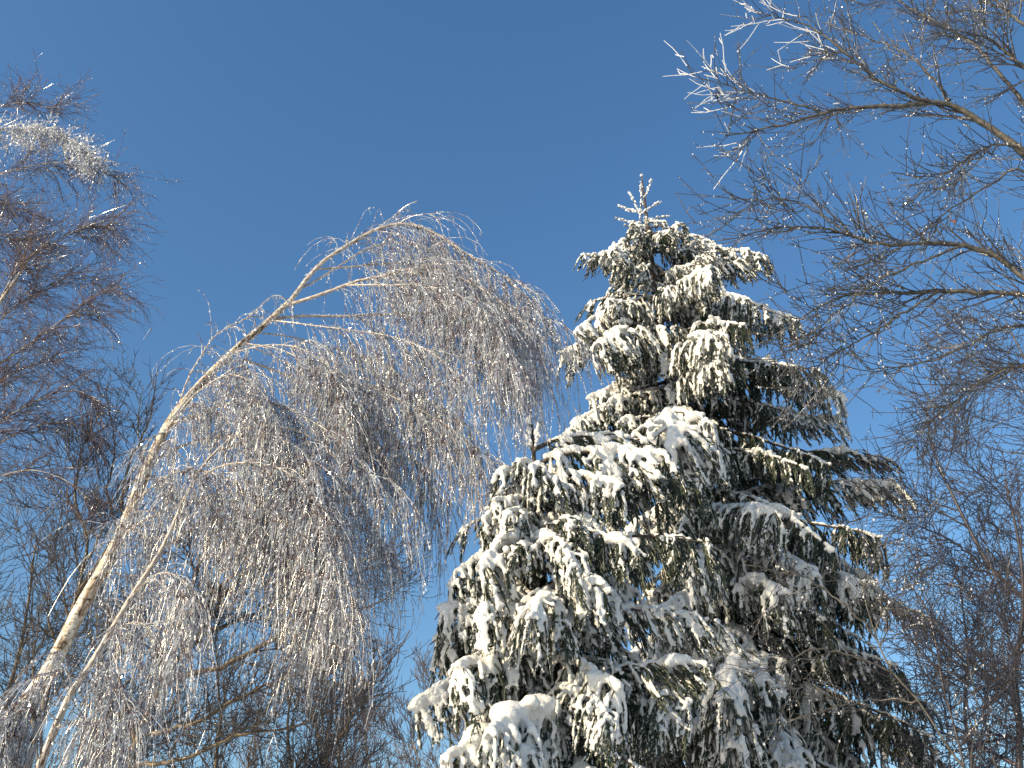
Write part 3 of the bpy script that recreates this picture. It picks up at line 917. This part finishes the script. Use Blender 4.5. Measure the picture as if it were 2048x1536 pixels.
rng = np.random.default_rng(31)
Y4 = 8.0
tpts = to_ground([PX(x, y, Y4) for x, y in [(2520, 1400), (2420, 1050), (2330, 760), (2240, 520), (2170, 380), (2110, 200), (2060, 20), (2030, -150)]], 0.1)
oak = thing('bare_tree', 'leafless grey tree reaching long crooked boughs over the spruce top', 'tree', (tpts[0][0], tpts[0][1], 0))
stem(oak, tpts, 0.19, 0.04, M_GREYBARK, 60, 10, 1.0)
oak_limbs = [
    # pts, depth, r0, r1, sub, twig, subl, ice, rime
    ([(2200, 430), (2120, 370), (2048, 305), (1965, 245), (1885, 207), (1800, 212), (1700, 215), (1620, 235), (1540, 255), (1450, 272)], (0, -.2, -.3), .050, .006, 30, 210, (0.4, 1.0), .5, 10),
    ([(1885, 207), (1830, 195), (1770, 168), (1720, 130), (1660, 80), (1600, 45), (1530, 30)], (-.2, -.5), .022, .005, 22, 160, (0.3, 0.8), .6, 40),
    ([(1640, 222), (1580, 205), (1520, 190), (1450, 170), (1385, 150)], (-.25, -.4), .012, .004, 12, 70, (0.2, 0.5), .5, 34),
    ([(1900, 200), (1850, 140), (1800, 100), (1720, 70), (1660, 50)], (-.2, .3), .016, .004, 18, 130, (0.3, 0.7), .4, 0),
    ([(2150, 330), (2080, 240), (2010, 160), (1950, 90), (1880, 50), (1810, 10), (1740, -40)], (0, .3, .4), .035, .008, 30, 230, (0.4, 1.0), .3, 0),
    ([(2100, 180), (2040, 130), (1990, 85), (1955, 70), (1900, 60)], (0, -.5), .028, .006, 26, 200, (0.4, 0.9), .3, 0),
    ([(2060, 60), (2010, 20), (1960, -30), (1900, -60)], (0, .3), .022, .006, 26, 230, (0.5, 1.1), .2, 0),
    ([(2260, 560), (2150, 450), (2048, 340), (1980, 370), (1900, 420), (1840, 470), (1760, 520)], (0, .5, .6), .022, .004, 26, 180, (0.3, 0.8), .3, 0),
    ([(2290, 680), (2160, 600), (2070, 570), (2005, 520), (1930, 492), (1850, 487), (1760, 488), (1660, 460), (1560, 455), (1450, 480)], (0, -.1, -.3), .036, .004, 32, 230, (0.3, 0.9), .6, 0),
    ([(1930, 492), (1850, 520), (1760, 560), (1680, 620), (1600, 680), (1520, 715)], (-.1, -.5), .014, .003, 18, 120, (0.3, 0.7), .5, 0),
    ([(2300, 720), (2180, 620), (2080, 592), (1980, 585), (1880, 582), (1780, 585), (1700, 590), (1620, 625), (1550, 680)], (0, .3, .2), .036, .004, 30, 210, (0.3, 0.9), .5, 0),
    ([(1880, 582), (1800, 630), (1720, 680), (1650, 720), (1580, 790)], (.2, -.3), .014, .003, 18, 120, (0.3, 0.7), .6, 0),
    ([(2340, 800), (2200, 690), (2100, 650), (2000, 660), (1920, 700), (1830, 730), (1740, 740)], (0, -.4), .022, .003, 26, 180, (0.3, 0.8), .5, 0),
    ([(2360, 870), (2220, 780), (2110, 730), (2010, 740), (1930, 790), (1850, 850)], (0, .4), .022, .003, 24, 170, (0.3, 0.8), .3, 0),
    ([(1700, 470), (1640, 430), (1580, 400), (1520, 400), (1470, 430)], (-.25, -.5), .010, .003, 12, 80, (0.2, 0.5), .6, 0),
    ([(2160, 370), (2090, 330), (2020, 290), (1960, 300), (1900, 340), (1850, 370)], (0, -.5), .020, .003, 26, 190, (0.3, 0.8), .4, 0),
]
for pts, dys, r0, r1, sub, twig, sl, ice, rime in oak_limbs:
    pl = spline([PX(x, y, Y4 + d) for (x, y), d in zip(pts, np.interp(np.linspace(0, 1, len(pts)), np.linspace(0, 1, len(dys)), dys))], 36)
    pl[1:-1] += rng.normal(0, 0.008, pl[1:-1].shape)
    bare_limb(rng, oak, pl, r0 * 1.12, r1, int(sub * 0.75), int(twig * 0.64), M_GREYTWIG, M_GREYBARK, sub_len=(sl[0], sl[1] * 1.15), ice=ice, rime_tips=rime * 2 // 3, droop=-0.25, tr=0.0052, per=1.8, twig_len=(0.25, 0.75), wig=0.09, ang=0.62)

# one withered leaf still hanging on the grey tree
lf = PX(1901, 437, Y4 - .1)
g = Geo()
u = np.linspace(0, 1, 7)
wd = 0.030 * np.sin(u * np.pi) ** 0.7 * (1 + 0.3 * np.sin(u * 22))
for s0, rot in ((0, 0.2), (1, 1.1)):
    c = np.stack([0.03 * np.sin(u * 2 + s0), 0.012 * np.cos(u * 3), -u * 0.085], -1) + lf + np.array([0.02 * s0, 0, 0])
    wv = np.array([math.cos(rot), math.sin(rot), 0.2])
    V = np.concatenate([c - wv * wd[:, None], c + np.array([0, 0.012, 0]) * 1, c + wv * wd[:, None]])
    q = np.arange(6)
    g.add(V, np.concatenate([np.stack([q, q + 7, q + 8, q + 1], -1), np.stack([q + 7, q + 14, q + 15, q + 8], -1)]))
tubes(g, np.stack([lf + np.array([0.0, 0, 0.05]), lf + np.array([0.005, 0, 0.02]), lf + np.array([0, 0.0, -0.01])])[None], np.full((1, 3), 0.003), 3)
part('withered_leaf', g, M_LEAF, oak, label='single withered red-brown leaf')


def bare_tree(rng, label, trunk, Y, r0, r1, nl, limb_len, trunk_mat, limb_mat, tw_mat, group=None, t0=0.3, sub=14, twig=110, explicit=(), up=0.75, ice=0.0, lean=0.2, droop=-0.2, tr=0.005, sub_len=(0.4, 1.0), name='bare_tree', twig_len=(0.2, 0.6), bias=(0, 0, 0), per=2.5):
    pts = to_ground([PX(p[0], p[1], Y) for p in trunk], lean)
    root = thing(name, label, 'tree', (pts[0][0], pts[0][1], 0), group)
    tr_ = stem(root, pts, r0, r1, trunk_mat, 44, 8, 1.0)
    p, T, _, t = sample(rng, tr_[None], nl, t0, 0.98)
    d = side(rng, T, up, 0.2) + np.array(bias)
    P = grow(rng, p, d, rng.uniform(*limb_len, nl) * (1.15 - 0.65 * t), 16, droop=droop * 1.5, wig=0.07)
    for k in range(nl):
        rr = max(0.009, (r0 + (r1 - r0) * t[k]) * 0.58)
        bare_limb(rng, root, P[k], rr, 0.004, sub, twig, tw_mat, limb_mat, sub_len=sub_len, droop=droop, ice=ice, tr=tr, twig_len=twig_len, per=per)
    for e in explicit:
        pl = spline([PX(x, y, Y + dy) for x, y, dy in e[0]], 26)
        pl[1:-1] += rng.normal(0, 0.01, pl[1:-1].shape)
        bare_limb(rng, root, pl, e[1], 0.005, e[2], e[3], tw_mat, limb_mat, sub_len=sub_len, droop=droop, ice=ice, tr=tr, twig_len=twig_len, per=per)
    return root


# --- behind the bent birches
rng = np.random.default_rng(41)
bare_tree(rng, 'olive-barked forked tree rising right behind the thick birch trunk', [(70, 1480), (110, 1320), (155, 1190), (165, 1140), (175, 1080), (150, 1000), (160, 930)], 12.0, 0.085, 0.012, 9, (0.8, 1.8),
          M_BROWNBARK, M_BROWNBARK, M_DARKTWIG, t0=0.55, sub=9, twig=45, up=0.5, droop=-0.7,
          explicit=[([(155, 1190, 0), (200, 1120, 0), (238, 1060, .1), (245, 990, .1), (262, 920, .1), (300, 840, .1), (312, 760, .1)], .035, 10, 45),
                    ([(235, 1065, 0), (215, 980, .2), (230, 900, .2), (215, 800, .2), (222, 750, .2)], .02, 9, 40),
                    ([(245, 990, 0), (285, 930, 0), (275, 850, 0), (285, 770, 0)], .016, 8, 36)])
bare_tree(rng, 'dark many-limbed tree with spreading boughs under the birch arch', [(262, 1530), (300, 1420), (342, 1330), (365, 1230), (395, 1140), (420, 1060)], 11.5, 0.11, 0.02, 6, (0.8, 1.8),
          M_BROWNBARK, M_BROWNBARK, M_DARKTWIG, t0=0.55, sub=16, twig=110, up=0.8, droop=-0.25, lean=0.15,
          explicit=[([(330, 1370, 0), (380, 1350, .1), (440, 1335, .1), (510, 1300, .1), (570, 1260, .1), (650, 1210, .1), (740, 1215, .1), (830, 1150, .1)], .04, 22, 150),
                    ([(285, 1470, 0), (380, 1450, -.2), (470, 1400, -.3), (560, 1360, -.3), (660, 1330, -.3)], .035, 22, 150),
                    ([(345, 1330, 0), (400, 1270, .3), (450, 1190, .3), (500, 1130, .3), (560, 1040, .4), (600, 960, .4)], .035, 22, 150),
                    ([(365, 1240, 0), (440, 1170, 0), (540, 1120, 0), (640, 1090, 0), (730, 1120, 0), (830, 1045, 0)], .03, 22, 130),
                    ([(400, 1270, 0), (500, 1230, .5), (600, 1180, .6), (700, 1150, .6), (800, 1120, .6)], .025, 22, 130),
                    ([(262, 1530, 0), (360, 1520, -.3), (480, 1470, -.5), (600, 1450, -.5), (700, 1400, -.5)], .03, 22, 150),
                    ([(280, 1490, 0), (230, 1400, .4), (200, 1300, .5), (190, 1200, .5)], .03, 20, 130)])
dark = [('bushy dark tree filling the gap left of the thick birch trunk', [(20, 1560), (10, 1420), (40, 1300), (60, 1180), (70, 1090)], 14.0, 0.09, 10, (0.8, 1.8)),
        ('dark leafless tree whose crown shows below the upright birch', [(-140, 1540), (-110, 1400), (-90, 1250), (-60, 1100)], 13.0, 0.10, 9, (1.2, 2.4))]
for lab, tk, Y, r0, nl, ll in dark:
    bare_tree(rng, lab, tk, Y, r0, 0.012, nl, ll, M_BROWNBARK, M_BROWNBARK, M_DARKTWIG, t0=0.45, sub=9, twig=42, up=0.8, droop=-0.4, group='bare trees behind the birches', per=1.5)
for lab, tk, Y, nl in [
        ('dark tangled tree low between the two birch trunks', [(215, 1640), (200, 1520), (190, 1400), (205, 1290)], 13.5, 10),
        ('dark tangled tree low right of the slim birch', [(420, 1660), (430, 1540), (445, 1420), (470, 1310)], 14.5, 12),
        ('dark tangled tree under the ends of the hanging birch twigs', [(590, 1680), (585, 1560), (575, 1450), (590, 1340)], 15.5, 11),
        ('dark tangled tree at the foot of the upright birch', [(60, 1640), (80, 1540), (85, 1430), (100, 1330)], 15.0, 10)]:
    bare_tree(rng, lab, tk, Y, 0.08, 0.012, nl, (1.2, 2.4), M_BROWNBARK, M_BROWNBARK, M_DARKTWIG, t0=0.4, sub=9, twig=34, up=0.7, droop=-0.4, per=1.5, sub_len=(0.6, 1.4), twig_len=(0.3, 0.7), tr=0.0062, group='dark tangled trees behind the birches')
# --- thin pale saplings low in the middle
rng = np.random.default_rng(47)
sap = [('pale-stemmed young birch with its thin top behind the hanging birch twigs', [(655, 1560), (640, 1480), (618, 1390), (600, 1330)], 17.0, 0.05, 8, (1.0, 1.9)),
       ('thin white birch sapling in the gap beside the short spruce', [(842, 1560), (822, 1480), (828, 1430), (845, 1390)], 19.0, 0.05, 7, (0.8, 1.4)),
       ('slender dark-stemmed sapling fanning up into the sky gap', [(640, 1560), (690, 1460), (740, 1370), (790, 1310), (820, 1260)], 16.0, 0.05, 10, (0.9, 1.6)),
       ('white-stemmed sapling between the young birch and the dark-stemmed sapling', [(676, 1560), (674, 1460), (668, 1375), (665, 1320)], 18.0, 0.045, 7, (0.8, 1.5))]
for lab, tk, Y, r0, nl, ll in sap:
    darks = 'dark' in lab
    bare_tree(rng, lab, tk, Y, r0, 0.010, nl, ll, M_BROWNBARK if darks else M_BIRCH, M_BROWNBARK if darks else M_BIRCHLIMB, M_PALETWIG, t0=0.5, sub=10, twig=60, up=0.5, droop=-0.8, sub_len=(0.5, 1.3), name='sapling', tr=0.006, per=2.0)
far = [('distant thicket tree low behind the short spruce', [(930, 1700), (925, 1600), (930, 1500), (940, 1440)], 24.0, 0.10, 14, (1.2, 2.2)),
       ('distant thicket tree low below the dark many-limbed tree', [(480, 1700), (490, 1600), (500, 1500), (520, 1420)], 24.0, 0.10, 10, (1.4, 2.6)),
       ('distant thicket tree low between the pale saplings', [(750, 1740), (745, 1640), (740, 1540), (730, 1470)], 25.0, 0.10, 10, (1.4, 2.6)),
       ('distant thicket tree low behind the tall spruce trunk', [(1350, 1700), (1340, 1600), (1330, 1480), (1340, 1380)], 24.0, 0.10, 14, (1.4, 2.4))]
for lab, tk, Y, r0, nl, ll in far:
    bare_tree(rng, lab, tk, Y, r0, 0.012, nl, ll, M_BROWNBARK, M_BROWNBARK, M_PALETWIG, t0=0.45, sub=10, twig=36, up=0.55, droop=-0.8, tr=0.0075, sub_len=(0.6, 1.5), group='distant thicket trees', per=2.0)

# --- right side, behind and in front of the spruce
rng = np.random.default_rng(53)
bare_tree(rng, 'purplish birch whose stem slants up to the left beside the tall spruce', [(2150, 1420), (2080, 1240), (2035, 1185), (1985, 1140), (1940, 1060), (1900, 980), (1870, 910), (1850, 820)], 13.0, 0.085, 0.010, 12, (1.2, 2.6),
          M_DUSKTWIG, M_DUSKTWIG, M_DUSKTWIG, t0=0.5, sub=10, twig=60, up=0.8, droop=-0.05, tr=0.0055, per=1.6, sub_len=(0.6, 1.5), twig_len=(0.3, 0.8),
          explicit=[([(2060, 1210, 0), (1990, 1150, .2), (1900, 1130, .3), (1820, 1120, .3)], .02, 14, 100),
                    ([(1985, 1140, 0), (1900, 1080, -.2), (1830, 1050, -.3), (1760, 1010, -.3)], .02, 14, 100)])
bare_tree(rng, 'purplish birch with a dense twiggy crown above the slanting stem', [(2230, 1400), (2180, 1150), (2130, 950), (2090, 820), (2050, 720), (2010, 640)], 15.0, 0.11, 0.012, 16, (1.8, 3.4),
          M_DUSKTWIG, M_DUSKTWIG, M_DUSKTWIG, t0=0.45, sub=10, twig=60, up=0.8, droop=0.0, tr=0.0058, per=1.6, sub_len=(0.7, 1.8), twig_len=(0.3, 0.9), bias=(-0.35, 0, 0))
bare_tree(rng, 'dark upright stem with drooping twigs along the outermost right side', [(2046, 1580), (2040, 1460), (2030, 1340), (2046, 1230), (2040, 1100), (2010, 960)], 11.0, 0.08, 0.012, 16, (0.8, 1.7),
          M_DUSKTWIG, M_DUSKTWIG, M_DUSKTWIG, t0=0.45, sub=8, twig=50, up=0.8, droop=0.05, tr=0.005, per=1.6, sub_len=(0.5, 1.3), twig_len=(0.3, 0.8), bias=(-0.2, 0, 0))
bare_tree(rng, 'thin curved sapling forking beside the lowest spruce boughs', [(1945, 1600), (1905, 1440), (1885, 1370), (1872, 1290), (1850, 1210), (1800, 1150)], 10.0, 0.028, 0.006, 8, (0.5, 1.1),
          M_DUSKTWIG, M_DUSKTWIG, M_DUSKTWIG, t0=0.5, sub=9, twig=50, up=0.9, droop=-0.1, tr=0.0038, name='sapling',
          explicit=[([(1920, 1500, 0), (1970, 1430, .1), (2005, 1370, .1), (2040, 1330, .1)], .014, 8, 40)])
bare_tree(rng, 'ice-tipped bare sapling standing right before the lower boughs of the tall spruce', [(1990, 1640), (1900, 1500), (1835, 1400), (1785, 1345), (1755, 1280), (1730, 1200), (1712, 1110)], 8.6, 0.022, 0.005, 5, (0.4, 0.8),
          M_GREYBARK, M_GREYBARK, M_GREYTWIG, t0=0.6, sub=5, twig=18, up=0.9, droop=0.0, tr=0.0034, ice=0.5, name='sapling',
          explicit=[([(1785, 1345, 0), (1700, 1310, -.1), (1620, 1300, -.1), (1560, 1330, -.1), (1500, 1350, -.1)], .010, 8, 30),
                    ([(1755, 1280, 0), (1690, 1210, -.1), (1620, 1160, -.1), (1550, 1140, -.1), (1490, 1130, -.1)], .010, 8, 30),
                    ([(1740, 1230, 0), (1770, 1170, .1), (1760, 1110, .1), (1790, 1060, .1)], .008, 7, 30),
                    ([(1835, 1400, 0), (1740, 1400, .2), (1650, 1420, .2), (1560, 1450, .2)], .009, 8, 28)])
bare_tree(rng, 'loose-crowned thicket birch low between the slanting stem and the spruce', [(1960, 1700), (1950, 1560), (1930, 1430), (1935, 1300), (1920, 1180)], 17.0, 0.09, 0.012, 14, (1.0, 2.2),
          M_DUSKTWIG, M_DUSKTWIG, M_DUSKTWIG, t0=0.45, sub=10, twig=60, up=0.8, droop=-0.1, tr=0.0065, per=1.6, sub_len=(0.6, 1.5), twig_len=(0.3, 0.8))
